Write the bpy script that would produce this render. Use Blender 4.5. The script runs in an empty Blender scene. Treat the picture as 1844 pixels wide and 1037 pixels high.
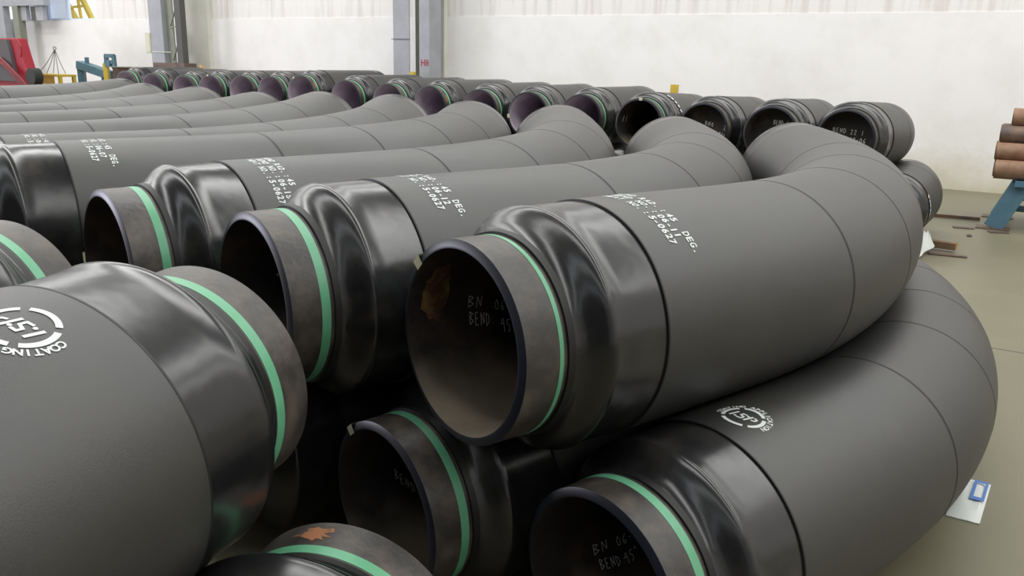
import bpy, bmesh, math, random
from mathutils import Matrix, Vector
random.seed(7)
sc = bpy.context.scene
COL = sc.collection
R = 0.45                      # outer radius of the coated bends, metres
H = 2.25                      # height of the camera

# ------------------------------------------------------------------ camera
pitch, roll, fpx = 0.2636, 0.0234, 1513.1
cp, sp = math.cos(pitch), math.sin(pitch)
fwd = Vector((0, cp, -sp)); right = Vector((1, 0, 0)); up = Vector((0, sp, cp))
r2 = math.cos(roll) * right + math.sin(roll) * up
u2 = -math.sin(roll) * right + math.cos(roll) * up
cd = bpy.data.cameras.new('camera'); cam = bpy.data.objects.new('camera', cd); COL.objects.link(cam)
cam.matrix_world = Matrix(((r2.x, u2.x, -fwd.x, 0), (r2.y, u2.y, -fwd.y, 0), (r2.z, u2.z, -fwd.z, H), (0, 0, 0, 1)))
cd.sensor_width = 36; cd.lens = fpx / 1844 * 36; cd.clip_start = 0.05; cd.clip_end = 300
sc.camera = cam

# ------------------------------------------------------------------ hall frame: u runs along the back wall to the left, w comes off it into the hall
WA = math.radians(148.0)
WD = Vector((math.cos(WA), math.sin(WA), 0)); WN = Vector((-0.52992, -0.84805, 0)); W0 = Vector((8.85, 16.45, 0))
WROT = math.atan2(WD.y, WD.x)
def WF(u, w, z=0.0):
    return W0 + WD * u + WN * w + Vector((0, 0, z))

# ------------------------------------------------------------------ world and lights
world = bpy.data.worlds.new('world'); sc.world = world; world.use_nodes = True
wn = world.node_tree.nodes; wl = world.node_tree.links
bg = wn['Background']; bg.inputs[0].default_value = (0.86, 0.92, 1.0, 1); bg.inputs[1].default_value = 2.2
def area(name, loc, rot, sx, sy, power, col):
    d = bpy.data.lights.new(name, 'AREA'); d.shape = 'RECTANGLE'; d.size = sx; d.size_y = sy; d.energy = power; d.color = col
    o = bpy.data.objects.new(name, d); COL.objects.link(o); o.location = loc; o.rotation_euler = rot; return o
for w, p in ((3.2, 1.25), (7.5, 1.35), (12.5, 1.5), (17.5, .85), (22.5, .25), (27.0, .12)):      # translucent roof strips
    area('skylight_strip', WF(13, w, 8.9), (0, 0, WROT), 56, 1.1, 1750 * p, (1.0, .99, .955))
area('left_doorway_daylight', WF(39.6, 24, 2.7), (math.radians(90), 0, WROT + math.radians(90)), 9, 5.0, 4200, (.86, .84, 1.0))
sc.view_settings.view_transform = 'Standard'; sc.view_settings.look = 'None'
sc.view_settings.gamma = 1.0; sc.view_settings.use_curve_mapping = False
sc.view_settings.exposure = -0.55

# ------------------------------------------------------------------ materials
def mat(name, col, rough=.6, metal=0.0, spec=.5, col2=None, nscale=3.0, bump=0.0, bscale=30., lo=.35, hi=.7, coat=0.0, extra=None, rvar=0.0):
    m = bpy.data.materials.new(name); m.use_nodes = True
    n = m.node_tree.nodes; l = m.node_tree.links; b = n['Principled BSDF']
    b.inputs['Base Color'].default_value = (*col, 1); b.inputs['Roughness'].default_value = rough
    b.inputs['Metallic'].default_value = metal; b.inputs['Specular IOR Level'].default_value = spec
    if coat: b.inputs['Coat Weight'].default_value = coat; b.inputs['Coat Roughness'].default_value = .12
    tc = n.new('ShaderNodeTexCoord'); oi = n.new('ShaderNodeObjectInfo')
    add = n.new('ShaderNodeVectorMath'); add.operation = 'ADD'
    sc_ = n.new('ShaderNodeVectorMath'); sc_.operation = 'SCALE'; sc_.inputs[0].default_value = (13.1, 7.7, 3.3)
    l.new(oi.outputs['Random'], sc_.inputs['Scale']); l.new(tc.outputs['Object'], add.inputs[0]); l.new(sc_.outputs[0], add.inputs[1])
    if col2 is not None:
        t = n.new('ShaderNodeTexNoise'); t.inputs['Scale'].default_value = nscale; t.inputs['Detail'].default_value = 5; t.inputs['Roughness'].default_value = .6
        l.new(add.outputs[0], t.inputs['Vector'])
        cr = n.new('ShaderNodeValToRGB'); cr.color_ramp.elements[0].position = lo; cr.color_ramp.elements[1].position = hi
        cr.color_ramp.elements[0].color = (*col, 1); cr.color_ramp.elements[1].color = (*col2, 1)
        l.new(t.outputs['Fac'], cr.inputs['Fac']); l.new(cr.outputs[0], b.inputs['Base Color'])
        if rvar:
            mr = n.new('ShaderNodeMapRange'); mr.inputs['To Min'].default_value = rough - rvar; mr.inputs['To Max'].default_value = rough + rvar
            l.new(t.outputs['Fac'], mr.inputs['Value']); l.new(mr.outputs[0], b.inputs['Roughness'])
    if bump:
        t2 = n.new('ShaderNodeTexNoise'); t2.inputs['Scale'].default_value = bscale; t2.inputs['Detail'].default_value = 3
        l.new(add.outputs[0], t2.inputs['Vector'])
        bp = n.new('ShaderNodeBump'); bp.inputs['Strength'].default_value = 1.0; bp.inputs['Distance'].default_value = bump
        l.new(t2.outputs['Fac'], bp.inputs['Height']); l.new(bp.outputs[0], b.inputs['Normal'])
    if extra: extra(m, n, l, b, add)
    return m

M = {}
M['jacket'] = mat('jacket_black_pe', (.017, .018, .019), .45, spec=.80, col2=(.040, .038, .031), nscale=1.6, bump=.0006, bscale=260, lo=.3, hi=.75, rvar=.07)
M['seal'] = mat('joint_sealant', (.008, .008, .008), .5)
M['sleeve'] = mat('glossy_sleeve', (.012, .012, .013), .23, spec=.65, col2=(.038, .036, .031), nscale=4.0, bump=.0040, bscale=3.4, lo=.48, hi=.75, rvar=.09)
M['steel'] = mat('primed_steel', (.040, .036, .033), .42, spec=.5, col2=(.115, .095, .075), nscale=7, bump=.0015, bscale=40, lo=.42, hi=.72, rvar=.12)
M['rim'] = mat('dark_blue_bevel', (.012, .014, .024), .38, spec=.5)
def dust(m, n, l, b, add):
    # red primer with ochre rust on one flank and grey dust lying along the bottom of the bore (object space: z is up)
    tc = n.new('ShaderNodeTexCoord'); sx = n.new('ShaderNodeSeparateXYZ'); l.new(tc.outputs['Object'], sx.inputs[0])
    t = n.new('ShaderNodeTexNoise'); t.inputs['Scale'].default_value = 5; t.inputs['Detail'].default_value = 6; l.new(add.outputs[0], t.inputs['Vector'])
    ma = n.new('ShaderNodeMath'); ma.operation = 'MULTIPLY_ADD'; ma.inputs[1].default_value = .22; l.new(t.outputs['Fac'], ma.inputs[0]); l.new(sx.outputs['Z'], ma.inputs[2])
    mr = n.new('ShaderNodeMapRange'); mr.inputs['From Min'].default_value = .40; mr.inputs['From Max'].default_value = .22
    l.new(ma.outputs[0], mr.inputs['Value'])
    old = b.inputs['Base Color'].links[0].from_socket
    mx = n.new('ShaderNodeMix'); mx.data_type = 'RGBA'; l.new(mr.outputs[0], mx.inputs['Factor']); l.new(old, mx.inputs['A']); mx.inputs['B'].default_value = (.21, .175, .125, 1)
    l.new(mx.outputs['Result'], b.inputs['Base Color'])
M['bore'] = mat('dusty_bore', (.022, .019, .019), .55, spec=.4, col2=(.085, .06, .045), nscale=3.2, lo=.45, hi=.72, extra=dust)
M['bore_daylit'] = mat('daylight_tinted_bore', (.42, .35, .43), .38, spec=.5, col2=(.60, .52, .61), nscale=4, lo=.4, hi=.7)  # daylight falling into the bore is put into this pale lilac colour
M['rust_patch'] = mat('ochre_rust', (.09, .035, .018), .8, col2=(.25, .145, .045), nscale=9, lo=.40, hi=.56)
M['green'] = mat('green_band_paint', (.115, .385, .21), .38, spec=.5, col2=(.16, .45, .27), nscale=8, rvar=.1)
M['white'] = mat('stencil_white', (.72, .76, .74), .55)
M['chalk'] = mat('paint_marker_white', (.80, .82, .82), .7)
M['tag'] = mat('cream_paper_tag', (.62, .58, .42), .7)

# ------------------------------------------------------------------ object helpers
def link(o, parent=None):
    COL.objects.link(o)
    if parent: o.parent = parent
    return o
def mesh_obj(name, verts, faces, mats, mi=None, parent=None, smooth=True, sharp=35):
    me = bpy.data.meshes.new(name); me.from_pydata([tuple(v) for v in verts], [], faces)
    for m in (mats if isinstance(mats, (list, tuple)) else [mats]): me.materials.append(m)
    if mi: me.polygons.foreach_set('material_index', mi)
    if smooth:
        me.polygons.foreach_set('use_smooth', [True] * len(faces)); me.update()
        me.set_sharp_from_angle(angle=math.radians(sharp))
    me.update()
    return link(bpy.data.objects.new(name, me), parent)
def tag(o, label=None, cat=None, group=None, kind=None):
    if label: o['label'] = label
    if cat: o['category'] = cat
    if group: o['group'] = group
    if kind: o['kind'] = kind
    return o
def empty(name, loc=(0, 0, 0), rz=0.0):
    o = bpy.data.objects.new(name, None); o.empty_display_size = .2; o.location = loc; o.rotation_euler = (0, 0, rz)
    return link(o)
class MB:
    """collects shapes for one mesh"""
    def __init__(s): s.v = []; s.f = []
    def add(s, v, f):
        k = len(s.v); s.v += [Vector(p) for p in v]; s.f += [tuple(i + k for i in q) for q in f]; return s
    def box(s, x0, x1, y0, y1, z0, z1, mw=None):
        v = [Vector((x, y, z)) for z in (z0, z1) for y in (y0, y1) for x in (x0, x1)]
        if mw: v = [mw @ p for p in v]
        return s.add(v, [(0, 2, 3, 1), (4, 5, 7, 6), (0, 1, 5, 4), (2, 6, 7, 3), (0, 4, 6, 2), (1, 3, 7, 5)])
    def bar(s, a, b, t, t2=None, upv=Vector((0, 0, 1))):
        a = Vector(a); b = Vector(b); d = (b - a); L = d.length; d.normalize()
        x = d.cross(upv)
        if x.length < 1e-4: x = d.cross(Vector((1, 0, 0)))
        x.normalize(); y = x.cross(d); t2 = t2 or t
        v = [p + x * (sx * t / 2) + y * (sy * t2 / 2) for p in (a, b) for sx, sy in ((-1, -1), (1, -1), (1, 1), (-1, 1))]
        return s.add(v, [(0, 1, 2, 3), (7, 6, 5, 4), (0, 4, 5, 1), (1, 5, 6, 2), (2, 6, 7, 3), (3, 7, 4, 0)])
    def tube(s, pts, r, n=12, cap=True):
        pts = [Vector(p) for p in pts]; rr = r if isinstance(r, (list, tuple)) else [r] * len(pts); k = len(s.v)
        prev = None
        for i, p in enumerate(pts):
            d = (pts[min(i + 1, len(pts) - 1)] - pts[max(i - 1, 0)]).normalized()
            if prev is None: prev = d.cross(Vector((0, 0, 1))); prev = prev if prev.length > 1e-3 else d.cross(Vector((1, 0, 0)))
            x = (prev - d * prev.dot(d)).normalized(); prev = x; y = d.cross(x)
            for j in range(n):
                a = 2 * math.pi * j / n; s.v.append(p + (x * math.cos(a) + y * math.sin(a)) * rr[i])
        for i in range(len(pts) - 1):
            for j in range(n):
                a = k + i * n + j; b = k + i * n + (j + 1) % n; s.f.append((a, b, b + n, a + n))
        if cap: s.f.append(tuple(k + j for j in reversed(range(n)))); s.f.append(tuple(k + (len(pts) - 1) * n + j for j in range(n)))
        return s
    def build(s, name, m, parent=None, smooth=False, sharp=35, bevel=0):
        o = mesh_obj(name, s.v, s.f, m, None, parent, smooth, sharp)
        if bevel:
            b = o.modifiers.new('bevel', 'BEVEL'); b.width = bevel; b.segments = 2; b.limit_method = 'ANGLE'
        return o

# ------------------------------------------------------------------ bend geometry (all in units of R, local frame: x along the first leg, z up, base at z = 0)
class Geo:
    def __init__(s, St, Rb, ang, side, seams, total, band):
        s.St, s.Rb, s.ang, s.side, s.seams, s.total, s.band = St, Rb, ang, side, seams, total, band
    def c(s, t):
        if t < s.St: return t, 0.0, 0.0
        q = min((t - s.St) / s.Rb, s.ang); a = s.St + s.Rb * math.sin(q); b = s.Rb * (1 - math.cos(q)); e = t - s.St - s.Rb * s.ang
        if e > 0: a += e * math.cos(s.ang); b += e * math.sin(s.ang)
        return a, b * s.side, q * s.side
    def pt(s, t, th, r):
        """th: angle from the top toward the -y side"""
        a, b, q = s.c(t); l = Vector((-math.sin(q), math.cos(q), 0))
        return (Vector((a, b, 1.0)) - l * (math.sin(th) * r) + Vector((0, 0, math.cos(th) * r))) * R
def sweep(g, name, prof, mats, parent, closed=False, n=96):
    """prof: list of (s, r, material index of the strip that starts here)"""
    vs = []; fs = []; mi = []
    for (t, r, m) in prof:
        for j in range(n): vs.append(g.pt(t, 2 * math.pi * j / n, r))
    K = len(prof)
    for i in range(K if closed else K - 1):
        i2 = (i + 1) % K
        for j in range(n):
            j2 = (j + 1) % n; fs.append((i * n + j, i * n + j2, i2 * n + j2, i2 * n + j)); mi.append(prof[i][2])
    return mesh_obj(name, vs, fs, mats, mi, parent)
def steps(a, b, d):
    k = max(1, int(math.ceil((b - a) / d))); return [a + (b - a) * i / k for i in range(k + 1)]

RB, RS = .722, .791
def build_bend(name, g, bands=True, bore='bore', cap=0):
    """an empty with the parts of one bend: steel pipe, jacket segments, end sleeves, bands"""
    root = empty(name); T = g.total
    prof = [(0, RB, 1), (0, RB + .018, 1), (.022, RS, 0)] + [(t, RS, 0) for t in (.12, .36, .5)] + [(t, RS, 0) for t in steps(.8, T - .8, .5)] \
        + [(T - .5, RS, 0), (T - .3, RS, 0), (T - .1, RS, 0), (T - .022, RS, 1), (T, RB + .018, 1), (T, RB, 2)] \
        + [(t, RB, 2) for t in reversed(steps(.15, T - .15, .4))]
    pipe = sweep(g, 'steel_pipe', prof, [M['steel'], M['rim'], M[bore]], root, closed=True)
    s0 = g.band if bands else .30
    f = s0 + .035
    base = [(f, .77, 1), (f, .812, 1), (f + .055, .822, 0), (f + .10, .836, 0), (f + .145, .868, 0), (f + .19, .914, 0), (f + .235, .957, 0), (f + .27, .984, 0), (f + .300, .994, 0),
            (f + .33, .986, 0), (f + .45, .982, 0), (g.seams[0] - .08, .984, 0), (g.seams[0] + .03, .984, 0), (g.seams[0] + .03, .95, 0)]
    sweep(g, 'end_sleeve', base, [M['sleeve'], M['seal']], root)
    sweep(g, 'end_sleeve', [(T - t, r, m) for (t, r, m) in reversed([(a - (g.seams[0] - (T - g.seams[-1])) * 0 if i < 11 else a, b, c) for i, (a, b, c) in enumerate(base[:-3])] +
          [(T - g.seams[-1] - .08, .984, 0), (T - g.seams[-1] + .03, .984, 0), (T - g.seams[-1] + .03, .95, 0)])], [M['sleeve'], M['seal']], root)
    for a, b in zip(g.seams, g.seams[1:]):
        e = .018
        prof = [(a, .94, 1), (a, .996, 1), (a + .002, 1.0, 1), (a + e * .95, 1.0015, 1), (a + e, 1.0, 0), (a + e * 1.5, 1.0, 0)] + [(t, 1.0, 0) for t in steps(a + .04, b - .04, .14)] + [(b - e * 1.5, 1.0, 0), (b - e, 1.0, 1), (b - e * .95, 1.0015, 1), (b - .002, 1.0, 1), (b, .996, 1), (b, .94, 1)]
        sweep(g, 'jacket_segment', prof, [M['jacket'], M['seal']], root)
    if cap:  # far-end plugs are unseen, added to keep the short bores dark
        k = MB(); n = 48
        for t, r in ((cap if cap > 0 else T + cap, RB - .004), (cap + .07 if cap > 0 else T + cap - .07, RB - .004)):
            for j in range(n): k.v.append(g.pt(t, 2 * math.pi * j / n, r))
        k.f += [tuple(range(n)), tuple(range(2 * n - 1, n - 1, -1))] + [(j, j + n, (j + 1) % n + n, (j + 1) % n) for j in range(n)]
        k.build('blocking_plug', M['bore'], pipe)
    if bands:
        for a, b in ((s0 - .082, s0), (T - s0, T - s0 + .082)):
            sweep(g, 'green_band', [(a, RS - .003, 0), (a, RS + .0025, 0), (b, RS + .0025, 0), (b, RS - .003, 0)], [M['green']], pipe)
    return root
def copy_tree(o):
    c = o.copy(); COL.objects.link(c)
    for ch in o.children:
        d = ch.copy(); COL.objects.link(d); d.parent = c
        for g_ in ch.children:
            e = g_.copy(); COL.objects.link(e); e.parent = d
    return c
def part(root, kind):
    """the first child of that kind (the one at the near end)"""
    cs = sorted((c for c in root.children if c.name.split('.')[0] == kind), key=lambda c: c.name)
    return cs[0]
def place(root, x, y, z, yaw, pt, br):
    d = Vector((math.cos(yaw) * math.cos(pt), math.sin(yaw) * math.cos(pt), math.sin(pt))); l = Vector((-math.sin(yaw), math.cos(yaw), 0)); n = d.cross(l)
    L = math.cos(br) * l + math.sin(br) * n; N = d.cross(L)
    C = Vector((x * R, y * R, z * R + H)) - N * R
    root.matrix_world = Matrix(((d.x, L.x, N.x, C.x), (d.y, L.y, N.y, C.y), (d.z, L.z, N.z, C.z), (0, 0, 0, 1)))

SE = [1.238, 3.835, 5.507, 7.159, 8.712, 11.289]
GL = Geo(2.886, 8.789, .8708, 1, SE, 12.527, .365)                       # main rows, bend to the left
GR = Geo(3.9, 8.789, .12, -1, [1.238, 3.835, 5.507], 6.745, .365)                        # the row that starts at the camera's feet
GW = Geo(3.5, 5.0, .20, 1, [1.238, 3.45, 4.75], 5.95, .365)              # short bends along the wall

# ------------------------------------------------------------------ lettering
def text_mesh(txt, size, offset=0.0, align='LEFT', space=1.0):
    cu = bpy.data.curves.new('t', 'FONT'); cu.body = txt; cu.size = size; cu.align_x = align; cu.offset = offset; cu.space_character = space; cu.resolution_u = 3
    o = bpy.data.objects.new('t', cu); COL.objects.link(o); dg = bpy.context.evaluated_depsgraph_get()
    me = bpy.data.meshes.new_from_object(o.evaluated_get(dg)); v = [p.co.copy() for p in me.vertices]; f = [tuple(p.vertices) for p in me.polygons]
    bpy.data.objects.remove(o); bpy.data.curves.remove(cu); bpy.data.meshes.remove(me)
    return v, f
def stencil_text(g, root, no='06-11', s0=1.54, a0=18., first='BEND RAD.', cut=False):
    rows = [('HEAT NO.', '5-0627', 0.0), (('BEND NO.'), no, .10), (first, '45  DEG.', .20)]
    pitch_ = .056
    vs = []; fs = []
    def char(c, u, v, w=1.0):
        if c == ' ': return
        v_, f_ = text_mesh(c, .098, .0034)
        if not v_: return
        mn = min(p.x for p in v_); mx = max(p.x for p in v_); k = len(vs); sc_ = min(1.0, .046 / max(mx - mn, .001)) * w
        for p in v_: vs.append((u + (p.x - (mn + mx) / 2) * sc_, v + p.y))
        fs.extend([tuple(i + k for i in q) for q in f_])
    for head, val, dv in rows:
        vs.clear(); fs.clear()
        for i, c in enumerate(reversed(head)): char(c, -.06 - pitch_ * i, dv)
        char(':', 0.02, dv)
        for i, c in enumerate(val): char(c, .09 + pitch_ * i, dv)
        P3 = [g.pt(s0 + v, math.radians(a0) + u, 1.0035) for (u, v) in vs]
        o = mesh_obj('stencil_lettering', P3, fs, M['white'], None, part(root, 'jacket_segment'), smooth=False); o['label'] = 'white stencilled line of lettering'
def logo(g, root, s0, a0, turn=0.0):
    vs = []; fs = []
    def quad_arc(r0, r1, t0, t1, n=14):
        k = len(vs)
        for i in range(n + 1):
            t = math.radians(t0 + (t1 - t0) * i / n)
            vs.append((r0 * math.cos(t), r0 * math.sin(t))); vs.append((r1 * math.cos(t), r1 * math.sin(t)))
        for i in range(n): fs.append((k + 2 * i, k + 2 * i + 1, k + 2 * i + 3, k + 2 * i + 2))
    for q in range(4): quad_arc(.152, .186, -50 + 90 * q + 7, 40 + 90 * q - 7)
    txt = 'COATING APPLICATION'
    for i, c in enumerate(txt):
        if c == ' ': continue
        th = math.radians(192 - i * 11.0); v_, f_ = text_mesh(c, .062, .0022, 'CENTER'); k = len(vs)
        for p in v_:
            x, y = p.x, p.y + .198; ca, sa = math.cos(th - math.pi / 2), math.sin(th - math.pi / 2); vs.append((x * ca - y * sa, x * sa + y * ca))
        fs.extend([tuple(j + k for j in q) for q in f_])
    def stroke(pts, w=.022):
        for a, b in zip(pts, pts[1:]):
            d = Vector(b) - Vector(a); d.normalize(); n_ = Vector((-d.y, d.x)) * w / 2; e = d * w * .3; k = len(vs)
            for p in (Vector(a) - e - n_, Vector(b) + e - n_, Vector(b) + e + n_, Vector(a) - e + n_): vs.append((p.x, p.y))
            fs.append((k, k + 1, k + 2, k + 3))
    def dot(x, y, r=.013):
        k = len(vs)
        for i in range(10): vs.append((x + r * math.cos(i * .6283), y + r * math.sin(i * .6283)))
        fs.append(tuple(range(k, k + 10)))
    stroke([(-.105, -.045), (-.085, .05)]); dot(-.062, -.034)
    stroke([(.008, .042), (-.028, .044), (-.034, .012), (.006, -.006), (.0, -.044), (-.038, -.046)], .019); dot(.028, .03)
    stroke([(.038, -.048), (.058, .05)]); stroke([(.082, .05), (.108, .036), (.104, .006), (.080, -.002)], .019)
    P3 = [g.pt(s0 + v, math.radians(a0) + u, 1.003) for (u, v) in vs]
    o = mesh_obj('stencil_emblem', P3, fs, M['white'], None, part(root, 'jacket_segment'), smooth=False); o['label'] = 'white stencilled round emblem'; return o
GLY = {'B': [[(0, 0), (0, 1), (.45, .85), (.05, .55), (.5, .3), (0, 0)]], 'N': [[(0, 0), (.05, 1), (.42, .15), (.5, 1.05)]], 'E': [[(.42, 1), (.02, .95), (0, 0), (.42, .02)], [(.02, .5), (.35, .52)]],
       'D': [[(0, 0), (.02, 1), (.4, .8), (.46, .35), (0, 0)]], '0': [[(.22, 1), (.02, .6), (.1, .08), (.36, .05), (.46, .55), (.22, 1)]], '6': [[(.42, 1), (.1, .6), (.05, .15), (.35, .0), (.42, .3), (.1, .36)]],
       '4': [[(.3, 1), (.02, .55), (.45, .6)], [(.44, 1), (.38, -.1)]], '5': [[(.55, 1), (.15, .95), (.12, .6), (.42, .5), (.35, .05), (.05, .0)]], '-': [[(.05, .45), (.4, .5)]], ':': [[(.18, .25), (.2, .3)], [(.18, .62), (.2, .68)]],
       '1': [[(.2, 0), (.24, 1)]], '2': [[(.05, .8), (.25, 1), (.42, .75), (.02, .02), (.45, .0)]], 'o': [[(.1, 1.0), (.2, .85), (.3, 1.0), (.2, 1.12), (.1, 1.0)]], 'R': [[(0, 0), (0, 1), (.42, .8), (.02, .5), (.45, 0)]],
       'A': [[(0, 0), (.22, 1), (.45, 0)], [(.1, .4), (.36, .4)]], 'O': [[(.22, 1), (.02, .5), (.22, 0), (.46, .5), (.22, 1)]]}
def chalk(g, root, lines, wid=.007, mt='chalk'):
    """lines: (text, s, angle deg, char height, char pitch, slope)"""
    for (txt, s0, a0, h, pitch_, slope) in lines:
        x = 0; vs = []; fs = []
        for c in txt:
            if c != ' ':
                for st in GLY[c]:
                    pts = [Vector((x + p[0] * pitch_ * 1.25, p[1] * h + slope * (x + p[0] * pitch_))) for p in st]
                    for a, b in zip(pts, pts[1:]):
                        d = b - a; d.normalize(); n_ = Vector((-d.y, d.x)) * wid / 2; k = len(vs)
                        for p in (a - n_, b - n_, b + n_, a + n_): vs.append((s0 + p.x, math.radians(a0) + p.y / RB))
                        fs.append((k, k + 1, k + 2, k + 3))
            x += pitch_ if c not in ':o' else pitch_ * .6
        P3 = [g.pt(s, a, RB - .004) for (s, a) in vs]
        o = mesh_obj('marker_handwriting', P3, fs, M[mt], None, part(root, 'steel_pipe'), smooth=False); o['label'] = 'white handwriting inside the pipe'
def paper_tag(g, root, a0, da=7., ln=.085):
    a1, a2 = math.radians(a0 - da / 2), math.radians(a0 + da / 2); vs = []; fs = []
    path = [(-.004, .715), (-.006, .77), (-.004, .80), (.01, .80), (ln, .797)]
    for off in (0, .004):
        for (s, r) in path:
            for a in (a1, (a1 + a2) / 2, a2): vs.append(g.pt(s - (off if s < 0 else 0), a, r + (off if s >= 0 else 0)))
    n = len(path) * 3
    for i in range(len(path) - 1):
        for j in range(2):
            q = (i * 3 + j, i * 3 + j + 1, i * 3 + j + 4, i * 3 + j + 3); fs.append(q); fs.append(tuple(n + k for k in reversed(q)))
    o = mesh_obj('paper_tag', vs, fs, M['tag'], None, part(root, 'steel_pipe'), smooth=False); o['label'] = 'cream paper tag folded over the rim'; return o

# ------------------------------------------------------------------ floor, walls, roof
def floor_extra(m, n, l, b, add):
    pass
M['floor'] = mat('concrete_floor', (.152, .142, .088), .45, spec=.4, col2=(.205, .190, .125), nscale=.55, bump=.0015, bscale=9, lo=.3, hi=.75, rvar=.12)
def wallmat(name):
    m = bpy.data.materials.new(name); m.use_nodes = True; n = m.node_tree.nodes; l = m.node_tree.links; b = n['Principled BSDF']
    b.inputs['Roughness'].default_value = .75
    g = n.new('ShaderNodeNewGeometry'); sx = n.new('ShaderNodeSeparateXYZ'); l.new(g.outputs['Position'], sx.inputs[0])
    t = n.new('ShaderNodeTexNoise'); t.inputs['Scale'].default_value = .9; t.inputs['Detail'].default_value = 8; t.inputs['Roughness'].default_value = .65; l.new(g.outputs['Position'], t.inputs['Vector'])
    mp = n.new('ShaderNodeMapping'); mp.inputs['Scale'].default_value = (4, 4, .25); l.new(g.outputs['Position'], mp.inputs['Vector'])
    st = n.new('ShaderNodeTexNoise'); st.inputs['Scale'].default_value = 1.6; st.inputs['Detail'].default_value = 6; l.new(mp.outputs[0], st.inputs['Vector'])
    cr = n.new('ShaderNodeValToRGB'); cr.color_ramp.elements[0].position = .30; cr.color_ramp.elements[0].color = (.79, .775, .75, 1); cr.color_ramp.elements[1].position = .55; cr.color_ramp.elements[1].color = (.86, .845, .84, 1)
    l.new(t.outputs['Fac'], cr.inputs['Fac'])
    # damp, yellowed skirt near the floor
    ad = n.new('ShaderNodeMath'); ad.operation = 'MULTIPLY_ADD'; ad.inputs[1].default_value = 1.1; l.new(t.outputs['Fac'], ad.inputs[0]); l.new(sx.outputs['Z'], ad.inputs[2])
    mr = n.new('ShaderNodeMapRange'); mr.inputs['From Min'].default_value = 1.35; mr.inputs['From Max'].default_value = .35; l.new(ad.outputs[0], mr.inputs['Value'])
    mx = n.new('ShaderNodeMix'); mx.data_type = 'RGBA'; l.new(mr.outputs[0], mx.inputs['Factor']); l.new(cr.outputs[0], mx.inputs['A']); mx.inputs['B'].default_value = (.52, .47, .32, 1)
    # streaky upper sheets above the 3.34 m joint
    gt = n.new('ShaderNodeMath'); gt.operation = 'GREATER_THAN'; gt.inputs[1].default_value = 3.34; l.new(sx.outputs['Z'], gt.inputs[0])
    c2 = n.new('ShaderNodeValToRGB'); c2.color_ramp.elements[0].position = .34; c2.color_ramp.elements[0].color = (.70, .66, .63, 1); c2.color_ramp.elements[1].position = .52; c2.color_ramp.elements[1].color = (.82, .80, .78, 1)
    l.new(st.outputs['Fac'], c2.inputs['Fac'])
    m2 = n.new('ShaderNodeMix'); m2.data_type = 'RGBA'; l.new(gt.outputs[0], m2.inputs['Factor']); l.new(mx.outputs['Result'], m2.inputs['A']); l.new(c2.outputs[0], m2.inputs['B'])
    l.new(m2.outputs['Result'], b.inputs['Base Color'])
    return m
M['wall'] = wallmat('stained_whitewash')
M['roof'] = mat('roof_sheet', (.30, .31, .32), .7)
M['paintgrey'] = mat('grey_steel_paint', (.36, .37, .41), .5, col2=(.30, .31, .33), nscale=2)
M['webgrey'] = mat('olive_grey_web', (.20, .21, .17), .55, col2=(.25, .26, .21), nscale=2)
M['darkgrey'] = mat('dark_steel', (.07, .07, .065), .55)
M['cream'] = mat('cream_plaster', (.62, .62, .55), .8, col2=(.70, .69, .63), nscale=1.5)
M['rust'] = mat('rusty_steel', (.20, .10, .055), .62, col2=(.30, .20, .13), nscale=5, bump=.002, bscale=30, rvar=.1)
M['rustdark'] = mat('dark_rusty_steel', (.075, .055, .05), .5, col2=(.17, .10, .06), nscale=5)
M['blue'] = mat('blue_trestle_paint', (.075, .175, .25), .5, col2=(.11, .21, .27), nscale=6)
M['teal'] = mat('teal_machine_paint', (.055, .135, .17), .5, col2=(.09, .19, .24), nscale=5)
M['yellow'] = mat('yellow_paint', (.62, .45, .05), .5, col2=(.50, .36, .05), nscale=5)
M['red'] = mat('red_machine_paint', (.34, .015, .03), .5)
M['black'] = mat('black_rubber', (.02, .02, .02), .6)
M['timber'] = mat('timber', (.14, .085, .045), .8, col2=(.24, .15, .08), nscale=4)
M['timberend'] = mat('orange_timber_end', (.42, .20, .07), .8)
M['plastic'] = mat('white_sheet', (.70, .74, .70), .45)
M['printblue'] = mat('blue_print', (.07, .20, .55), .5)
M['glass'] = mat('frosted_blue_glass', (.80, .86, .98), .4)
_b = M['glass'].node_tree.nodes['Principled BSDF']; _b.inputs['Transmission Weight'].default_value = .85; _b.inputs['Roughness'].default_value = .5

def wallbox(name, u0, u1, w0, w1, z0, z1, m, parent=None):
    b = MB(); v = [WF(u, w, z) for z in (z0, z1) for w in (w0, w1) for u in (u0, u1)]
    b.add(v, [(0, 2, 3, 1), (4, 5, 7, 6), (0, 1, 5, 4), (2, 6, 7, 3), (0, 4, 6, 2), (1, 3, 7, 5)]); return b.build(name, m, parent)
def structure(o): o['kind'] = 'structure'; return o
b = MB(); b.add([WF(-14, -.02, -.2), WF(45, -.02, -.2), WF(45, 32, -.2), WF(-14, 32, -.2), WF(-14, -.02, 0), WF(45, -.02, 0), WF(45, 32, 0), WF(-14, 32, 0)],
                [(4, 7, 6, 5), (0, 1, 2, 3), (0, 4, 5, 1), (1, 5, 6, 2), (2, 6, 7, 3), (3, 7, 4, 0)])
structure(b.build('floor', M['floor']))
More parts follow.
